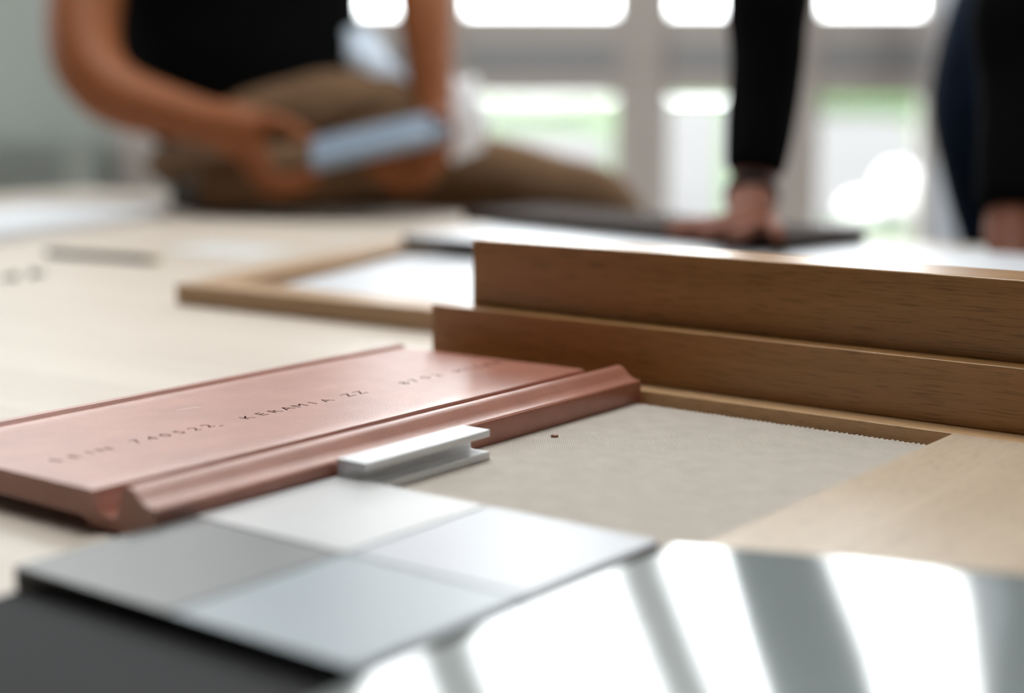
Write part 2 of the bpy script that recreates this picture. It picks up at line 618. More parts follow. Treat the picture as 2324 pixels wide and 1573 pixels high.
# outside: lawn with pale paved areas, whitewashed stones, trees far off
tag(obj('lawn', box(-60, 80, Y1 + 0.22, 140, -0.3, -0.15), M['lawn']), 'green lawn outside the windows', kind='structure')
G0 = -0.15


def ground(u, v):
    d = ray(u, v)
    t = (G0 - CAM_H) / d.z
    return Vector((0, 0, CAM_H)) + d * t


def quad_slab(name, pts, mat, label):
    bm = bmesh.new()
    lo = [bm.verts.new((p.x, p.y, G0)) for p in pts]
    hi = [bm.verts.new((p.x, p.y, G0 + 0.02)) for p in pts]
    bm.faces.new(hi)
    for i in range(4):
        bm.faces.new((lo[i], lo[(i + 1) % 4], hi[(i + 1) % 4], hi[i]))
    return tag(obj(name, bm, mat), label, kind='structure')


quad_slab('pavement', [ground(1750, 512), ground(2150, 522), ground(2055, 262), ground(1838, 258)], M['pave'], 'pale paved terrace outside the right window')
quad_slab('pavement', [ground(1440, 545), ground(1628, 545), ground(1640, 235), ground(1490, 235)], M['pave'], 'pale strip of paving outside the narrow window')
quad_slab('pavement', [ground(900, 560), ground(1385, 560), ground(1375, 300), ground(1000, 290)], M['pave'], 'pale paving outside the wide window')
for (u, v, sx, sz, lab) in ((2035, 500, 0.20, 0.25, 'large whitewashed stone on the paved terrace outside the right window'),
                            (1950, 508, 0.15, 0.12, 'smaller whitewashed stone left of the large one outside')):
    c = ground(u, v)
    tag(obj('stone', blob((c.x, c.y, G0 + sz * 0.8 + 0.02), (sx, sx * 0.8, sz * 0.9), 0.12, 1.3, u), M['boulder'], smooth=True), lab, 'stone', 'stones outside the window')
c = ground(1235, 262)
tag(obj('stone', blob((c.x, c.y, G0 + 0.75), (2.3, 1.0, 0.8), 0.10, 1.2, 5), M['boulder'], smooth=True), 'broad white stone far off on the lawn behind the wide window', 'stone', 'stones outside the window')

bm = bmesh.new()
add_box(bm, 10.6, 30, 60, 62, G0, 1.30)
bmesh.ops.subdivide_edges(bm, edges=bm.edges[:], cuts=6, use_grid_fill=True)
for v in bm.verts:
    v.co += noise.noise_vector(v.co * 0.7) * 0.15
tag(obj('hedge', bm, M['foliage'], smooth=True), 'long clipped green hedge far across the lawn', 'hedge')

# ------------------------------------------------------------------ the table
TA0, TA1, TB0, TB1 = -2.75, 0.35, 0.12, 2.12
tb = empty('work_table', AB(0, 0, -TABLE), YAW)
tag(tb, 'large pale beech work table carrying all the material samples', 'table')
obj('table_top', box(TA0, TA1, TB0, TB1, TABLE - 0.032, TABLE), M['table'], tb, bevel=0.003)
for (xa, xb, ya, yb) in ((TA0 + .12, TA1 - .12, TB0 + .14, TB0 + .165), (TA0 + .12, TA1 - .12, TB1 - .165, TB1 - .14),
                         (TA0 + .12, TA0 + .145, TB0 + .165, TB1 - .165), (TA1 - .145, TA1 - .12, TB0 + .165, TB1 - .165)):
    obj('apron', box(xa, xb, ya, yb, TABLE - 0.12, TABLE - 0.032), M['table'], tb)
for xa in (TA0 + .10, TA1 - .17):
    for ya in (TB0 + .12, TB1 - .19):
        obj('leg', box(xa, xa + .07, ya, ya + .07, 0, TABLE - 0.032), M['table'], tb, bevel=0.004)

# ------------------------------------------------------------------ wooden frame corner with the linen in it
fr = empty('wooden_frame', AB(-0.36, 0.9123), YAW)
tag(fr, 'pale oak frame corner lying flat around the linen cloth', 'frame')
FZ = 0.0102
obj('rail', box(-0.44, 0.26, 0.0, 0.075, 0, FZ), M['oak_warm'], fr, bevel=0.0007)
st = obj('stile', box(-0.56, 0.0, 0.0, 0.26, 0, FZ), M['oak_light'], fr, loc=(0.0, 0.0, 0), rz=PI / 2, bevel=0.0007)
st.rotation_euler = (0, 0, PI / 2)
# local x of the stile runs along b so that its grain does too
st.location = (0.26, -0.0006, 0)

# linen with a pinked far edge
bm = bmesh.new()
LA0, LA1, LB0, LB1 = -0.588, -0.3615, 0.612, 0.905
pitch = 0.0017
n = int((LA1 - LA0) / pitch)
random.seed(4)
top = []
for i in range(n + 1):
    a = LA0 + (LA1 - LA0) * i / n
    top.append((a, LB1 + (0.0013 if i % 2 else -0.0009) * random.uniform(0.85, 1.15), random.uniform(0, 0.0006) * (i % 2)))
cols = []
for i, (a, b, dz) in enumerate(top):
    col = []
    for z in (0.0003, 0.0022):
        col.append([bm.verts.new((a, LB0, z)), bm.verts.new((a, LB1 - 0.006, z)), bm.verts.new((a, b, z + dz))])
    cols.append(col)
for c0, c1 in zip(cols, cols[1:]):
    for k in (0, 1):
        for j in (0, 1):
            bm.faces.new((c0[k][j], c1[k][j], c1[k][j + 1], c0[k][j + 1]))
    bm.faces.new((c0[0][2], c1[0][2], c1[1][2], c0[1][2]))
    bm.faces.new((c0[0][0], c0[1][0], c1[1][0], c1[0][0]))
for c_ in (cols[0], cols[-1]):
    for j in (0, 1):
        bm.faces.new((c_[0][j], c_[0][j + 1], c_[1][j + 1], c_[1][j]))
tag(obj('linen_cloth', bm, M['linen'], loc=AB(0, 0), rz=YAW), 'natural woven linen swatch with a pinked zigzag edge lying inside the oak frame', 'cloth')
c = at(1259, 991, 0.0025)
tag(obj('clay_chip', blob((c.x, c.y, c.z + .0006), (0.0026, 0.0016, 0.0010), 0.3, 1.5, 3, 2), M['clay'], smooth=True), 'tiny dark red clay crumb on the linen', 'chip')

# ------------------------------------------------------------------ two oak boards on edge
o = obj('oak_board', box(0, 0.66, 0, 0.018, 0, 0.0405), M['oak'], loc=AB(-0.792, 0.9330, FZ), rz=YAW, bevel=0.0008)
tag(o, 'low oak board on edge, in front of the taller oak board', 'board', 'oak boards on edge')
o = obj('oak_board', box(0, 0.68, 0, 0.050, 0, 0.0915), M['oak'], loc=AB(-0.7665, 0.9520, FZ), rz=YAW, bevel=0.0014)
tag(o, 'tall oak board on edge with a sunlit top, behind the low oak board', 'board', 'oak boards on edge')
o = bpy.data.objects['oak_board.001']
o['label'] = 'tall oak board on edge with a pale shining top, behind the low oak board'

# ------------------------------------------------------------------ clay roof tile
tile = empty('roof_tile', AB(-0.5852, 0.9105), R(52.4))
tag(tile, 'terracotta roof tile with a raised rib and stamped lettering, left of the linen', 'roof tile')
TL = 0.4275
prof = [(0, 0.0006), (-0.0010, 0.008), (-0.0014, 0.0150), (-0.0010, 0.0172), (0.0003, 0.0182), (0.0022, 0.0180), (0.0050, 0.0185),
        (0.0090, 0.0210), (0.0125, 0.0245), (0.0150, 0.0260), (0.0175, 0.0264), (0.0200, 0.0258), (0.0222, 0.0240),
        (0.0250, 0.0180), (0.0275, 0.0110), (0.0300, 0.0085), (0.0360, 0.0085), (0.0385, 0.0120), (0.0398, 0.0195), (0.0412, 0.0216), (0.0435, 0.0220)]
for i in range(1, 14):
    prof.append((0.0435 + (0.2055 - 0.0435) * i / 14, 0.0220 - 0.0015 * i / 14))
prof += [(0.2055, 0.0205), (0.2085, 0.0208), (0.2105, 0.0228), (0.2150, 0.0230), (0.2165, 0.0215), (0.2170, 0.0110), (0.2160, 0.0080),
         (0.20, 0.0075), (0.05, 0.0075), (0.043, 0.0040), (0.030, 0.0020), (0.024, 0.0006)]
bm = bmesh.new()
NL = 40
rings = []
random.seed(2)
for k in range(NL + 1):
    ring = []
    for i, (w_, h_) in enumerate(prof):
        l = -TL + TL * k / NL
        if w_ > 0.037:
            if k == NL:
                l = -0.0085 + 0.0012 * noise.noise(Vector((w_ * 300, 1, 0))) + 0.0008 * noise.noise(Vector((w_ * 900, 5, 0)))
            if k == 0:
                l -= 0.004
        elif w_ > 0.02 and k == NL:
            l -= 0.0085 * (w_ - 0.02) / 0.017
        h2 = h_ + (0.0002 * noise.noise(Vector((l * 40, w_ * 60, 3))) if h_ > 0.002 else 0)
        ring.append(bm.verts.new((l, w_, h2)))
    rings.append(ring)
m_ = len(prof)
for r0, r1 in zip(rings, rings[1:]):
    for i in range(m_):
        bm.faces.new((r0[i], r0[(i + 1) % m_], r1[(i + 1) % m_], r1[i]))
bm.faces.new(rings[0][::-1])
bm.faces.new(rings[-1])
body = obj('tile_body', bm, [M['clay'], M['clay_shade']], tile)

# stamped characters, pressed 1 mm into the clay, plus the nick in the far edge
LET = [('S', 128, 1045), ('E', 170, 1036), ('I', 204, 1027), ('N', 238, 1020),
       ('7', 310, 1002), ('4', 345, 995), ('0', 376, 988), ('5', 408, 981), ('2', 442, 974), ('2', 472, 967), ('-', 500, 966),
       ('K', 562, 948), ('E', 594, 940), ('R', 624, 934), ('A', 652, 927), ('M', 681, 921), ('I', 710, 915), ('A', 741, 909),
       ('Z', 791, 897), ('Z', 818, 891),
       ('8', 918, 870), ('7', 940, 864), ('0', 966, 857), ('2', 992, 852),
       ('M', 1043, 842), ('I', 1062, 837), ('L', 1085, 832), ('A', 1107, 828), ('R', 1131, 822)]
inv = (Matrix.Translation(tile.location) @ Matrix.Rotation(R(52.4), 4, 'Z')).inverted()
cut = bmesh.new()
for i, (ch, u, v) in enumerate(LET):
    q = inv @ at(u, v, 0.0214)
    cu = bpy.data.curves.new('glyph', 'FONT')
    cu.body = ch
    cu.size = 0.0125
    cu.align_x, cu.align_y = 'CENTER', 'CENTER'
    cu.extrude = 0.0015
    cu.offset = 0.0
    cu.resolution_u = 3
    co = bpy.data.objects.new('glyph', cu)
    COL.objects.link(co)
    bpy.context.view_layer.update()
    me = bpy.data.meshes.new_from_object(co.evaluated_get(bpy.context.evaluated_depsgraph_get()))
    h_here = 0.0220 - 0.0015 * (q.y - 0.0435) / 0.162
    me.transform(Matrix.Translation((q.x, q.y, h_here)))
    cut.from_mesh(me)
    bpy.data.objects.remove(co)
    bpy.data.curves.remove(cu)
    bpy.data.meshes.remove(me)
bmesh.ops.remove_doubles(cut, verts=cut.verts, dist=1e-7)
nk = inv @ at(1182, 806, 0.0216)
bmesh.ops.create_icosphere(cut, subdivisions=2, radius=0.0035, matrix=Matrix.Translation((nk.x + 0.002, nk.y, 0.0235)))
cut_me = bpy.data.meshes.new('stamp')
cut.to_mesh(cut_me)
cut.free()
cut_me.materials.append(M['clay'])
cut_me.materials.append(M['clay_shade'])
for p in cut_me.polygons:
    p.material_index = 1  # cut walls of letters and nick take the painted shade colour
cut_o = bpy.data.objects.new('stamp', cut_me)
COL.objects.link(cut_o)
cut_o.parent = tile
md = body.modifiers.new('Stamp', 'BOOLEAN')
md.object = cut_o
md.operation = 'DIFFERENCE'
md.solver = 'EXACT'
bpy.context.view_layer.update()
baked = bpy.data.meshes.new_from_object(body.evaluated_get(bpy.context.evaluated_depsgraph_get()))
body.modifiers.clear()
if len(baked.polygons) > 1000:
    body.data = baked
bpy.data.objects.remove(cut_o)
for p in body.data.polygons:
    p.use_smooth = True
body.data.set_sharp_from_angle(angle=R(38))
for (u, v) in ((795, 974), (988, 928), (1221, 873), (500, 1046)):      # small lugs bridging the water groove
    q = inv @ at(u, v, 0.016)
    obj('groove_lug', blob((q.x, 0.0375, 0.0140), (0.0040, 0.0032, 0.0050), 0.15, 1.5, u, 2), M['clay'], tile, smooth=True)

# ------------------------------------------------------------------ white aluminium profile beside the rib
pf = [(0, 0), (0.0212, 0), (0.0212, 0.0046), (0.0075, 0.0046), (0.0068, 0.0056), (0.0068, 0.0125), (0.0075, 0.0134),
      (0.0212, 0.0134), (0.0212, 0.0178), (0, 0.0178)]
pf = [(-y, z) for y, z in pf][::-1]
q = at(1111, 1042, 0.0022)
pa = q.x * DA.x + q.y * DA.y
pb = q.x * DB.x + q.y * DB.y
o = obj('aluminium_profile', prism(pf, 0.107), M['alu'], loc=AB(-0.5835, pb - 0.107, 0.0023), rz=YAW + PI / 2, bevel=0.0006)
tag(o, 'short white coated aluminium channel profile leaning on the clay rib', 'metal profile')

# ------------------------------------------------------------------ swatch board with four plates
sw = empty('swatch_board', AB(-0.5830, 0.4015), YAW)
tag(sw, 'black edged swatch board with four pale laminate plates, before the clay tile', 'swatch board')
obj('backing', box(0, 0.2045, 0, 0.2065, 0, 0.0080), M['black_edge'], sw, bevel=0.0006)
g = 0.0007
for (i, j, mt, lab) in ((0, 0, 'grey_plate', 'warm grey plate'), (1, 0, 'bluegrey_plate', 'pale blue grey plate'),
                        (0, 1, 'white_plate', 'white plate'), (1, 1, 'lilac_plate', 'off white plate')):
    x, y = i * 0.10225, j * 0.10325
    pl = obj('plate', box(x + (g if i else 0), x + 0.10225 - (0 if i else g), y + (g if j else 0), y + 0.10325 - (0 if j else g), 0.0080, 0.0105), M[mt], sw, bevel=0.0005)
    pl['label'] = lab

# ------------------------------------------------------------------ glossy sheet, bottom right; dark panel, bottom left
bm = bmesh.new()
NA, NB = 24, 12
def sheet_z(a, b):
    t = max(0.0, a + 0.365) / 0.14
    lift = 0.006 * (t * t if t < 1 else 2 * t - 1)
    return 0.0112 + lift - 0.003 * max(0, 0.45 - b)
rows = []
for i in range(NA + 1):
    a = -0.365 + 0.33 * i / NA
    bm_ = 0.599 + 0.032 * math.tanh((a + 0.365) / 0.08)
    rows.append([[bm.verts.new((a, 0.16 + (bm_ - 0.16) * j / NB, sheet_z(a, 0.16 + (bm_ - 0.16) * j / NB) + dz)) for j in range(NB + 1)] for dz in (0, 0.002)])
for r0, r1 in zip(rows, rows[1:]):
    for k in (0, 1):
        for j in range(NB):
            bm.faces.new((r0[k][j], r1[k][j], r1[k][j + 1], r0[k][j + 1]))
    for j in (0, NB):
        bm.faces.new((r0[0][j], r1[0][j], r1[1][j], r0[1][j]))
for r0 in (rows[0], rows[-1]):
    for j in range(NB):
        bm.faces.new((r0[0][j], r0[0][j + 1], r0[1][j + 1], r0[1][j]))
o = obj('glossy_sheet', bm, M['gloss_sheet'], loc=AB(0, 0), rz=YAW, smooth=True)
o.data.set_sharp_from_angle(angle=R(40))
tag(o, 'glossy pale sheet mirroring the windows, nearest on the right', 'sheet')
o = obj('dark_panel', box(0, 0.20, 0, 0.302, 0, 0.0018), M['dark_panel'], loc=AB(-0.575, 0.098, 0.0002), rz=YAW, bevel=0.0006)
tag(o, 'dark grey panel in the near left, before the swatch board', 'panel')

# ------------------------------------------------------------------ frame with a white panel, mid left
LF = empty('panel_frame', at(400, 690), R(-34.6))
tag(LF, 'oak frame with a white panel inside, left of the oak boards', 'frame')
inv2 = (Matrix.Translation(LF.location) @ Matrix.Rotation(R(-34.6), 4, 'Z')).inverted()
q0 = inv2 @ at(982, 752)
obj('front_rail', box(0, 0.46, 0.0, 0.050, 0, 0.0205), M['oak_mid'], LF, bevel=0.001)
obj('rebate_lip', box(0.052, 0.46, 0.050, 0.060, 0, 0.0165), M['oak_mid'], LF, bevel=0.001)
far = inv2 @ at(915, 541, 0.0205)
ang = math.atan2(far.y - 0.0, far.x - 0.0)
ln = math.hypot(far.x, far.y)
sr = obj('side_rail', box(0.04, ln + 0.10, -0.045, 0.0, 0, 0.0200), M['oak_mid'], LF, loc=(0, 0, 0), rz=ang, bevel=0.001)
bm = bmesh.new()
pts = [inv2 @ at(x, y, 0.012) for x, y in ((575, 628), (905, 553), (1500, 600), (1180, 735))]
pts = [Vector((0.062, 0.064, 0)), Vector(((far.x * 1.05 + 0.062), far.y * 1.05, 0)), Vector((0.46, far.y * 1.05, 0)), Vector((0.46, 0.064, 0))]
lo = [bm.verts.new((p.x, p.y, 0.002)) for p in pts]
hi = [bm.verts.new((p.x, p.y, 0.012)) for p in pts]
bm.faces.new(lo[::-1]); bm.faces.new(hi)
for i in range(4):
    bm.faces.new((lo[i], lo[(i + 1) % 4], hi[(i + 1) % 4], hi[i]))
obj('white_panel', bm, M['white'], LF)

# pale slab resting on the far end of that frame, dark panel on the slab
def slab(name, p0, p1, depth, z, th, mat, label, cat, bev=0.0015, parent=None):
    d = p1 - p0
    o = obj(name, box(0, math.hypot(d.x, d.y), 0, depth, 0, th), mat, parent, loc=(p0.x, p0.y, TABLE + z), rz=math.atan2(d.y, d.x), bevel=bev)
    return tag(o, label, cat)


SZ = 0.0212
p0, p1 = at(912, 558, SZ), at(1330, 580, SZ)
p1 = p0 + DA * 0.78
ps = slab('slab', p0, p1, 0.25, SZ, 0.013, [M['white'], M['dark_brown']], 'white topped slab with a dark edge resting on the panel frame', 'slab')
for p in ps.data.polygons:
    p.material_index = 0 if p.normal.z > 0.9 else 1
DZ = 0.0
p0 = at(1050, 477, 0.050)
o = slab('dark_panel', p0, at(1775, 541, 0.050), 0.16, SZ + 0.0132, 0.0155, M['dark_brown'], 'dark brown panel under the leaning hand, by the far table edge', 'panel')

# ------------------------------------------------------------------ far left of the table
p0, p1 = at(-150, 575), at(395, 493)
d_ = (p1 - p0).normalized()
M['white_dull'] = plain('dull_white_board', (0.62, 0.63, 0.65), 0.6, 0.2, var=0.02)
o = slab('white_board', p0, p1, 0.27, 0.0002, 0.018, M['white_dull'], 'long white board on the far left of the table', 'board', 0.004)
p0, p1 = at(105, 574, 0.004), at(365, 592, 0.004)
pen = empty('pen', (p0.x, p0.y, TABLE + 0.0045), math.atan2((p1 - p0).y, (p1 - p0).x))
tag(pen, 'slim dark pen with a brass end lying on the far left table', 'pen')
L_ = (p1 - p0).length
obj('barrel', tube([(0, 0, 0), (0.004, 0, 0), (L_ * .9, 0, 0)], [0.003, 0.0042, 0.0042]), M['dark_brown'], pen, smooth=False)
obj('tip', tube([(L_ * .9, 0, 0), (L_ * .96, 0, 0), (L_, 0, 0)], [0.0044, 0.0040, 0.0012]), M['gold'], pen)
for (u, v, lab) in ((38, 628, 'small dark screw near the pen, further left of the pair'), (72, 622, 'small dark screw near the pen, next to the pen')):
    p = at(u, v, 0.004)
    sc_ = empty('screw', (p.x, p.y, TABLE), u * 0.1)
    tag(sc_, lab, 'screw', 'screws by the pen')
    obj('head', tube([(0, 0, 0.0045), (0.003, 0, 0.0045), (0.005, 0, 0.0045)], [0.0045, 0.0045, 0.002]), M['ink'], sc_)
    obj('shank', tube([(0.005, 0, 0.0045), (0.016, 0, 0.0035), (0.020, 0, 0.003)], [0.002, 0.0018, 0.0004]), M['ink'], sc_)
p = at(520, 568)
o = obj('paper_sheet', box(-0.074, 0.074, -0.0525, 0.0525, 0, 0.0006), M['paper'], loc=(p.x, p.y, TABLE + 0.0002), rz=R(-30))
tag(o, 'white paper sheet lying between the pen and the panel frame', 'paper')

# papers behind the oak boards on the right
bm = bmesh.new()
c0 = at(2000, 585)
NP = 14
gr = [[None] * (NP + 1) for _ in range(NP + 1)]
for i in range(NP + 1):
    for j in range(NP + 1):
        x, y = -0.15 + 0.30 * i / NP, -0.105 + 0.21 * j / NP
        z = 0.002 + 0.010 * max(0, noise.noise(Vector((x * 9, y * 11, 2)))) + 0.012 * max(0, (abs(x) - 0.09) / 0.06) ** 2
        gr[i][j] = (bm.verts.new((x, y, z)), bm.verts.new((x, y, z + 0.0006)))
for i in range(NP):
    for j in range(NP):
        for k in (0, 1):
            bm.faces.new((gr[i][j][k], gr[i + 1][j][k], gr[i + 1][j + 1][k], gr[i][j + 1][k]))
tag(obj('paper_sheet', bm, M['paper'], loc=(c0.x, c0.y, TABLE), rz=R(-20), smooth=True), 'curling white paper behind the tall oak board', 'paper')

# ------------------------------------------------------------------ furniture by the back wall
cb = empty('low_cabinet', (wx(80), Y1 - 0.25, 0))
tag(cb, 'low dark grey cabinet against the grey green wall', 'cabinet')
obj('carcass', box(-0.55, 0.24, -0.2, 0.2, 0.05, 0.80), M['cabinet'], cb, bevel=0.004)
for k in (0, 1):
    dr = obj('door', box(-0.54 + 0.39 * k, -0.16 + 0.39 * k, -0.22, -0.2, 0.07, 0.78), M['cabinet'], cb, bevel=0.003)
    obj('handle', box(-0.19 + 0.05 * k, -0.18 + 0.05 * k, -0.235, -0.22, 0.6, 0.72), M['frame_dark'], dr)
tag(obj('trim_2', box(wx(285), wx(365), Y1 - 0.09, Y1, 0, ZC), M['frame_grey'], bevel=0.004), 'pale grey wall pier left of the seated person', kind='structure')

# sheer curtain at the right of the windows
bm = bmesh.new()
prev = None
for i in range(61):
    t = i / 60
    x = wx(2092) + (wx(2236) - wx(2092)) * t
    y = Y1 - 0.10 + 0.022 * math.sin(t * 2 * PI * 5)
    v = [bm.verts.new((x, y, z)) for z in (0.03, 1.5, 3.0)]
    if prev:
        for k in (0, 1):
            bm.faces.new((prev[k], v[k], v[k + 1], prev[k + 1]))
    prev = v
tag(obj('curtain', bm, M['curtain'], smooth=True), 'white sheer curtain hanging beside the right window', 'curtain')


# ------------------------------------------------------------------ people
def skin_figure(name, joints, bones, root, mat, parent, sub=2):
    me = bpy.data.meshes.new(name)
    keys = list(joints)
    me.from_pydata([joints[k][0] for k in keys], [(keys.index(a), keys.index(b)) for a, b in bones], [])
    o = bpy.data.objects.new(name, me)
    COL.objects.link(o)
    o.parent = parent
    me.materials.append(mat)
    sk = o.modifiers.new('Skin', 'SKIN')
    sk.use_smooth_shade = True
    for i, k in enumerate(keys):
        r = joints[k][1]
        me.skin_vertices[0].data[i].radius = r if isinstance(r, tuple) else (r, r)
        me.skin_vertices[0].data[i].use_root = (k == root)
    s = o.modifiers.new('Subsurf', 'SUBSURF')
    s.levels = s.render_levels = sub
    return o


def chain(joints, bones, start, names, pts, radii):
    prev = start
    for n_, p, r in zip(names, pts, radii):
        joints[n_] = (Vector(p), r)
        if prev:
            bones.append((prev, n_))
        prev = n_


def finger(J, B, root, tag_, pts, r0=0.0095, r1=0.007):
    k = len(pts)
    chain(J, B, root, [f'{tag_}{i}' for i in range(k)], pts, [r0 + (r1 - r0) * i / (k - 1) for i in range(k)])


def head_bits(parent, c, face, r=0.1, hair='hair'):
    f = Vector(face).normalized()
    side = f.cross(Vector((0, 0, 1))).normalized()
    up = side.cross(f).normalized()
    for s in (-1, 1):
        e = c + f * 0.080 + side * 0.032 * s + up * 0.012
        obj('eye', blob(e, (0.012, 0.012, 0.010), 0, 1, 0, 2), M['eye'], parent, smooth=True)
        e = c + side * 0.083 * s - up * 0.005
        obj('ear', blob(e, (0.014, 0.018, 0.030), 0.05, 1, 0, 2), M['skin'], parent, smooth=True)
    n_ = c + f * 0.098 - up * 0.016
    obj('nose', blob(n_, (0.014, 0.016, 0.022), 0, 1, 0, 2), M['skin'], parent, smooth=True)
    obj('mouth', blob(c + f * 0.084 - up * 0.052, (0.022, 0.014, 0.006), 0, 1, 0, 2), M['skin_pale'], parent, smooth=True)
    obj('hair', blob(c - f * 0.018 + up * 0.045, (0.092, 0.098, 0.088), 0.06, 3, 2, 3), M['hair'], parent, smooth=True)


# --- the seated person
p1 = empty('person', at(600, 470))
p1.location.z = TABLE
tag(p1, 'person in black t-shirt and khaki trousers sitting on the table holding a blue grey sample', 'person')


def rel(parent, v):
    return Vector(v) - parent.location


J, B = {}, []
def add(k, u, v, y, r):
    J[k] = (rel(p1, P(u, v, y)), r)
add('pelvis', 560, 370, 2.88, (0.12, 0.07))
add('belly', 555, 220, 2.92, (0.13, 0.10))
add('chest', 545, -120, 2.95, (0.15, 0.11))
add('collar', 545, -480, 2.95, (0.09, 0.08))
add('neck', 560, -600, 2.92, 0.055)
add('skull_base', 590, -690, 2.86, 0.075)
add('crown', 600, -800, 2.85, 0.085)
B += [('pelvis', 'belly'), ('belly', 'chest'), ('chest', 'collar'), ('collar', 'neck'), ('neck', 'skull_base'), ('skull_base', 'crown')]
# right arm (left in the picture), holding the sample's near end
add('shoulder_r', 265, -390, 2.92, 0.07)
add('upper_r', 205, -120, 2.82, 0.072)
add('elbow_r', 180, 120, 2.72, 0.070)
add('fore_r0', 240, 215, 2.68, 0.062)
add('fore_r', 345, 245, 2.66, 0.050)
add('wrist_r', 490, 282, 2.62, 0.036)
add('palm_r', 565, 305, 2.60, (0.040, 0.026))
B += [('collar', 'shoulder_r'), ('shoulder_r', 'upper_r'), ('upper_r', 'elbow_r'), ('elbow_r', 'fore_r0'), ('fore_r0', 'fore_r'), ('fore_r', 'wrist_r'), ('wrist_r', 'palm_r')]
pp = lambda *a: rel(p1, P(*a))
finger(J, B, 'palm_r', 'thumb_r', [pp(600, 268, 2.59), pp(655, 285, 2.575), pp(712, 318, 2.57)], 0.014, 0.010)
finger(J, B, 'palm_r', 'index_r', [pp(590, 355, 2.58), pp(618, 405, 2.57), pp(665, 408, 2.565), pp(735, 385, 2.56)], 0.0115, 0.0085)
finger(J, B, 'palm_r', 'middle_r', [pp(578, 365, 2.595), pp(608, 425, 2.59), pp(660, 432, 2.585), pp(730, 405, 2.58)], 0.0115, 0.0085)
finger(J, B, 'palm_r', 'ring_r', [pp(565, 365, 2.61), pp(592, 425, 2.61), pp(640, 440, 2.605), pp(705, 418, 2.60)], 0.011, 0.008)
finger(J, B, 'palm_r', 'little_r', [pp(550, 355, 2.625), pp(575, 405, 2.63), pp(615, 428, 2.63), pp(660, 420, 2.62)], 0.010, 0.007)
# left arm (right in the picture), forearm straight down to the sample
add('shoulder_l', 830, -390, 2.92, 0.07)
add('upper_l', 925, -250, 2.86, 0.055)
add('elbow_l', 962, -110, 2.78, 0.054)
add('fore_l', 966, 30, 2.72, 0.052)
add('fore_l2', 975, 150, 2.69, 0.043)
add('wrist_l', 985, 265, 2.66, 0.034)
add('palm_l', 985, 345, 2.64, (0.032, 0.026))
B += [('collar', 'shoulder_l'), ('shoulder_l', 'upper_l'), ('upper_l', 'elbow_l'), ('elbow_l', 'fore_l'), ('fore_l', 'fore_l2'), ('fore_l2', 'wrist_l'), ('wrist_l', 'palm_l')]
finger(J, B, 'palm_l', 'index_l', [pp(950, 342, 2.62), pp(905, 345, 2.60), pp(862, 350, 2.585), pp(825, 352, 2.58)], 0.0115, 0.0085)
finger(J, B, 'palm_l', 'middle_l', [pp(955, 368, 2.615), pp(905, 375, 2.60), pp(858, 376, 2.585), pp(822, 372, 2.58)], 0.0115, 0.0085)
finger(J, B, 'palm_l', 'ring_l', [pp(962, 392, 2.615), pp(915, 402, 2.60), pp(870, 400, 2.59), pp(835, 392, 2.585)], 0.011, 0.008)
finger(J, B, 'palm_l', 'little_l', [pp(975, 405, 2.62), pp(940, 424, 2.61), pp(900, 422, 2.60), pp(868, 412, 2.59)], 0.010, 0.007)
finger(J, B, 'palm_l', 'thumb_l', [pp(1022, 310, 2.62), pp(1012, 272, 2.59), pp(975, 252, 2.565)], 0.013, 0.009)
# legs
add('hip_l', 700, 375, 2.90, 0.070)
add('thigh_l', 1060, 420, 2.90, 0.075)
add('knee_l', 1375, 478, 2.90, 0.055)
J['shin_l'] = (J['knee_l'][0] + Vector((0.03, 0.10, -0.24)), 0.045)
J['ankle_l'] = (J['knee_l'][0] + Vector((0.03, 0.12, -0.50)), 0.035)
J['toe_l'] = (J['knee_l'][0] + Vector((0.07, 0.00, -0.57)), 0.03)
add('hip_r', 470, 375, 2.84, 0.070)
add('thigh_r', 680, 310, 2.72, 0.075)
add('knee_r', 905, 265, 2.72, 0.055)
add('shin_r', 700, 385, 2.66, 0.045)
add('ankle_r', 480, 440, 2.74, 0.035)
add('toe_r', 430, 455, 2.85, 0.025)
for s in 'lr':
    B += [('pelvis', 'hip_' + s), ('hip_' + s, 'thigh_' + s), ('thigh_' + s, 'knee_' + s), ('knee_' + s, 'shin_' + s), ('shin_' + s, 'ankle_' + s), ('ankle_' + s, 'toe_' + s)]
skin_figure('body', J, B, 'pelvis', M['skin'], p1)
head_c = J['crown'][0] * 0.6 + J['skull_base'][0] * 0.4
head_bits(p1, head_c, (0.15, -0.8, -0.55))
# black t-shirt
bm = bmesh.new()
sp = [pp(560, 330, 2.90), pp(552, 235, 2.90), pp(545, 120, 2.92), pp(540, 0, 2.93), pp(540, -150, 2.94), pp(545, -330, 2.95), pp(546, -420, 2.95), pp(548, -480, 2.95), pp(550, -505, 2.95)]
sp2, rr = smooth_path(sp, [0.165, 0.205, 0.221, 0.223, 0.224, 0.222, 0.205, 0.150, 0.075], 3)
def shirt_ring(bm, sp2, rr, depth):
    rings = []
    for p, r in zip(sp2, rr):
        ring = []
        for k in range(28):
            t = 2 * PI * k / 28
            q = p + Vector((math.cos(t) * r, math.sin(t) * r * depth, 0))
            q += noise.noise_vector(q * 9) * 0.010
            ring.append(bm.verts.new(q))
        rings.append(ring)
    for a, b in zip(rings, rings[1:]):
        for k in range(28):
            bm.faces.new((a[k], a[(k + 1) % 28], b[(k + 1) % 28], b[k]))
    bm.faces.new(rings[0][::-1]); bm.faces.new(rings[-1])
shirt_ring(bm, sp2, rr, 0.66)
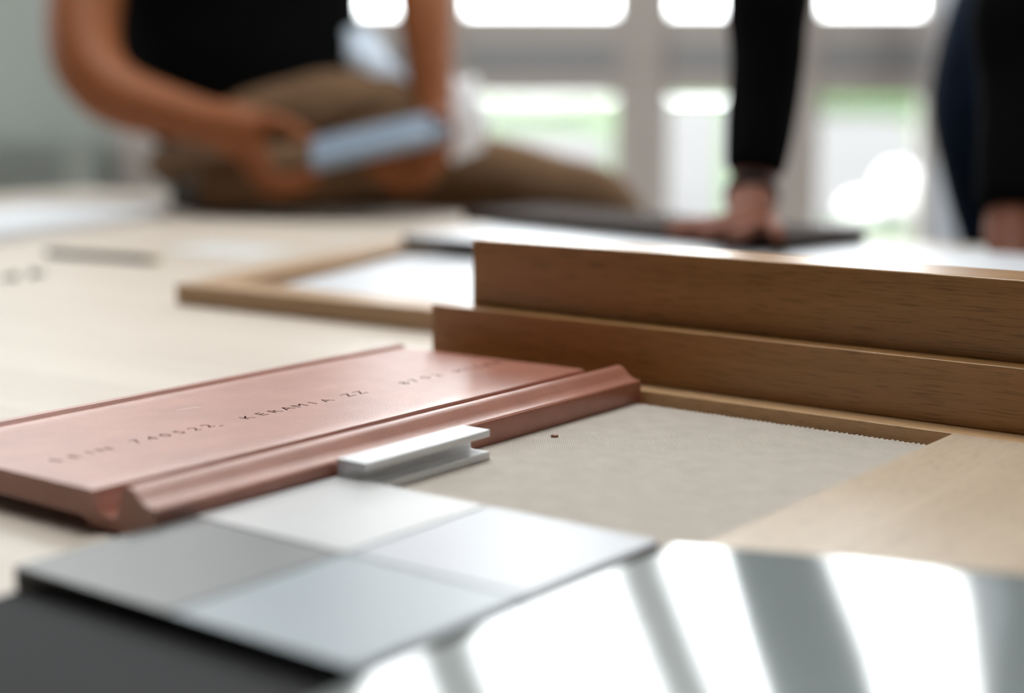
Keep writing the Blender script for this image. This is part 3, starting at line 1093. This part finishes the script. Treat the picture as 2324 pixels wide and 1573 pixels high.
for s, k in ((('shoulder_r', 'upper_r'), 0.5), (('shoulder_l', 'upper_l'), 0.5)):
    a, b = J[s[0]][0], J[s[1]][0]
    add_tube(bm, [J['collar'][0], a, a.lerp(b, k)], [0.085, 0.100, 0.098], seg=18, wob=0.003)
obj('t_shirt', bm, M['black_cloth'], p1, smooth=True, sub=1)
# khaki trousers
bm = bmesh.new()
leg_l, rl = smooth_path([pp(640, 372, 2.90), pp(760, 362, 2.90), pp(1060, 398, 2.90), pp(1250, 440, 2.90), pp(1385, 487, 2.90), J['shin_l'][0], J['ankle_l'][0]],
                        [0.080, 0.090, 0.082, 0.074, 0.066, 0.07, 0.06], 4)
add_tube(bm, leg_l, rl, seg=18, wob=0.010)
leg_r, rl = smooth_path([pp(470, 372, 2.86), pp(560, 335, 2.80), pp(700, 282, 2.73), pp(840, 258, 2.72), pp(905, 275, 2.70), pp(860, 340, 2.68), pp(680, 398, 2.67), pp(450, 412, 2.70)],
                        [0.085, 0.09, 0.085, 0.072, 0.066, 0.066, 0.060, 0.050], 4)
add_tube(bm, leg_r, rl, seg=18, wob=0.010, seed=4)
hipc = pp(560, 370, 2.90)
hb = blob(hipc, (0.185, 0.14, 0.068), 0.06, 2, 7, 3)
tmp = bpy.data.meshes.new('tmp'); hb.to_mesh(tmp); hb.free(); bm.from_mesh(tmp); bpy.data.meshes.remove(tmp)
obj('trousers', bm, M['khaki'], p1, smooth=True, sub=1)
for s in 'lr':
    a, t = J['ankle_' + s][0], J['toe_' + s][0]
    pth, rr = smooth_path([a - (t - a) * 0.25 + Vector((0, 0, -.01)), a.lerp(t, 0.4), t, t + (t - a) * 0.35], [0.04, 0.042, 0.038, 0.022], 3)
    obj('shoe', tube(pth, rr, seg=14), M['shoe'], p1, smooth=True)

# the sample in the hands
sm = bpy.data.objects.new('sample_slab', None)
o = obj('sample_slab', box(-0.112, 0.112, -0.045, 0.045, -0.009, 0.009), M['blue_grey'], loc=P(862, 318, 2.585), bevel=0.0015)
bpy.data.objects.remove(sm)
o.name = 'sample_slab'
o.rotation_euler = (Matrix.Rotation(R(-12.5), 4, 'Y') @ Matrix.Rotation(R(24), 4, 'X')).to_euler()
tag(o, 'blue grey sample slab held in both hands by the seated person', 'sample')
c = P(1045, 268, 2.72)
tag(obj('paper_bundle', blob(c, (0.046, 0.04, 0.060), 0.45, 1.6, 11, 4), M['thin_paper'], smooth=True), 'crumpled white paper behind the right end of the held sample', 'paper')
bm = bmesh.new()
pth, rr = smooth_path([P(820, 70, 2.80), P(835, 140, 2.76), P(872, 190, 2.72), P(925, 222, 2.70)], [0.026, 0.038, 0.042, 0.026], 5)
add_tube(bm, pth, rr, seg=16, wob=0.016)
tag(obj('pale_cloth', bm, M['pale_blue'], smooth=True, sub=1), 'pale blue cloth bunched between the black t-shirt and the forearm', 'cloth')

# --- the leaning person
p2 = empty('person', (0.95, 2.62, 0))
tag(p2, 'person in black long sleeves and navy trousers leaning both hands on the table', 'person')
J, B = {}, []
J2 = lambda k, p, r: J.__setitem__(k, (rel(p2, p), r))
J2('pelvis', (0.97, 2.64, 0.98), (0.13, 0.11))
J2('belly', (0.97, 2.64, 1.14), (0.11, 0.10))
J2('chest', (0.84, 2.52, 1.38), (0.12, 0.11))
J2('collar', (0.66, 2.28, 1.56), (0.08, 0.07))
J2('neck', (0.65, 2.20, 1.63), 0.052)
J2('skull_base', (0.64, 2.14, 1.69), 0.075)
J2('crown', (0.63, 2.10, 1.79), 0.085)
B += [('pelvis', 'belly'), ('belly', 'chest'), ('chest', 'collar'), ('collar', 'neck'), ('neck', 'skull_base'), ('skull_base', 'crown')]
qq = lambda *a: P(*a)
J2('shoulder_a', (0.375, 2.02, 1.42), 0.065)
J2('elbow_a', P(1752, -60, 1.96), 0.042)
J2('fore_a', P(1742, 150, 1.94), 0.042)
J2('wrist_a', P(1708, 425, 1.90), 0.027)
J2('palm_a', P(1700, 485, 1.86), (0.036, 0.022))
B += [('collar', 'shoulder_a'), ('shoulder_a', 'elbow_a'), ('elbow_a', 'fore_a'), ('fore_a', 'wrist_a'), ('wrist_a', 'palm_a')]
fz = 0.0445
def hand_pts(u0, v0, u1, v1, y0, y1, k=4):
    return [rel(p2, P(u0 + (u1 - u0) * i / (k - 1), v0 + (v1 - v0) * i / (k - 1), y0 + (y1 - y0) * i / (k - 1))) for i in range(k)]
finger(J, B, 'palm_a', 'index_a', hand_pts(1668, 500, 1510, 518, 1.83, 1.778), 0.0105, 0.008)
finger(J, B, 'palm_a', 'middle_a', hand_pts(1676, 506, 1530, 526, 1.81, 1.736), 0.0105, 0.008)
finger(J, B, 'palm_a', 'ring_a', hand_pts(1700, 510, 1585, 531, 1.80, 1.71), 0.010, 0.0075)
finger(J, B, 'palm_a', 'little_a', hand_pts(1728, 512, 1660, 537, 1.80, 1.68), 0.009, 0.007)
finger(J, B, 'palm_a', 'thumb_a', hand_pts(1738, 500, 1770, 533, 1.84, 1.70, 3), 0.012, 0.009)
J2('shoulder_b', (0.84, 2.05, 1.42), 0.065)
J2('elbow_b', P(2345, -60, 1.94), 0.046)
J2('fore_b', P(2322, 200, 1.90), 0.045)
J2('wrist_b', P(2300, 500, 1.84), 0.033)
J2('palm_b', P(2290, 580, 1.80), (0.036, 0.024))
B += [('collar', 'shoulder_b'), ('shoulder_b', 'elbow_b'), ('elbow_b', 'fore_b'), ('fore_b', 'wrist_b'), ('wrist_b', 'palm_b')]
for k_, (u0, v0, u1, v1, y0, y1) in enumerate(((2268, 590, 2195, 630, 1.79, 1.73), (2278, 600, 2215, 640, 1.78, 1.70), (2296, 602, 2250, 645, 1.77, 1.68), (2315, 600, 2300, 640, 1.78, 1.70))):
    finger(J, B, 'palm_b', 'finger_b%d_' % k_, hand_pts(u0, v0, u1, v1, y0, y1), 0.0105, 0.008)
finger(J, B, 'palm_b', 'thumb_b', hand_pts(2320, 585, 2365, 615, 1.79, 1.74, 3), 0.012, 0.009)
for s, x in (('l', 0.815), ('r', 1.04)):
    J2('hip_' + s, (x, 2.60, 0.92), 0.085)
    J2('knee_' + s, (x + 0.06, 2.60, 0.50), 0.06)
    J2('ankle_' + s, (x + 0.03, 2.68, 0.09), 0.04)
    J2('toe_' + s, (x + 0.01, 2.56, 0.04), 0.03)
    B += [('pelvis', 'hip_' + s), ('hip_' + s, 'knee_' + s), ('knee_' + s, 'ankle_' + s), ('ankle_' + s, 'toe_' + s)]
skin_figure('body', J, B, 'pelvis', M['skin_pale'], p2)
head_bits(p2, J['crown'][0] * 0.6 + J['skull_base'][0] * 0.4, (-0.3, -0.7, -0.6))
bm = bmesh.new()
for s in 'ab':
    e = J['wrist_' + s][0]
    cuff = J['fore_' + s][0].lerp(e, 0.93 if s == 'a' else 0.98)
    k = 1.0
    pth, rr = smooth_path([J['collar'][0], J['shoulder_' + s][0], J['elbow_' + s][0], J['fore_' + s][0], cuff],
                          [0.085, 0.085, 0.052 if s == 'a' else 0.060, 0.046 if s == 'a' else 0.050, 0.036 if s == 'a' else 0.044], 5)
    add_tube(bm, pth, rr, seg=18, wob=0.004)
pth, rr = smooth_path([J['pelvis'][0] + Vector((0.02, 0, .15)), J['belly'][0] + Vector((0, 0, .05)), J['chest'][0], J['collar'][0]], [0.15, 0.135, 0.14, 0.09], 4)
add_tube(bm, pth, rr, seg=24, wob=0.008)
obj('long_sleeved_top', bm, M['black_cloth'], p2, smooth=True, sub=1)
bm = bmesh.new()
for s in 'lr':
    pth, rr = smooth_path([J['pelvis'][0] + Vector((-0.10 if s == 'l' else 0.05, 0, 0.19)), J['hip_' + s][0] + Vector((0, 0, 0.03)), J['hip_' + s][0].lerp(J['knee_' + s][0], 0.5), J['knee_' + s][0], J['ankle_' + s][0]],
                          [0.125, 0.140, 0.105, 0.078, 0.062], 5)
    add_tube(bm, pth, rr, seg=20, wob=0.008)
obj('trousers', bm, M['navy'], p2, smooth=True, sub=1)
for s in 'lr':
    a, t = J['ankle_' + s][0], J['toe_' + s][0]
    pth, rr = smooth_path([a + Vector((0, 0.05, -0.055)), a + Vector((0, 0, -0.045)), t + Vector((0, 0, 0)), t + Vector((0, -0.07, -0.008))], [0.03, 0.042, 0.038, 0.026], 3)
    obj('shoe', tube(pth, rr, seg=14, flat=0.85), M['shoe'], p2, smooth=True)
wr = J['wrist_a'][0]
pl = J['palm_a'][0]
dd = (pl - wr).normalized()
bc = tube([wr + dd * 0.008, wr + dd * 0.012, wr + dd * 0.022, wr + dd * 0.026], [0.030, 0.0325, 0.0325, 0.030], seg=20)
obj('bracelet', bc, M['ink'], p2, smooth=True)['label'] = 'dark bracelet on the wrist'
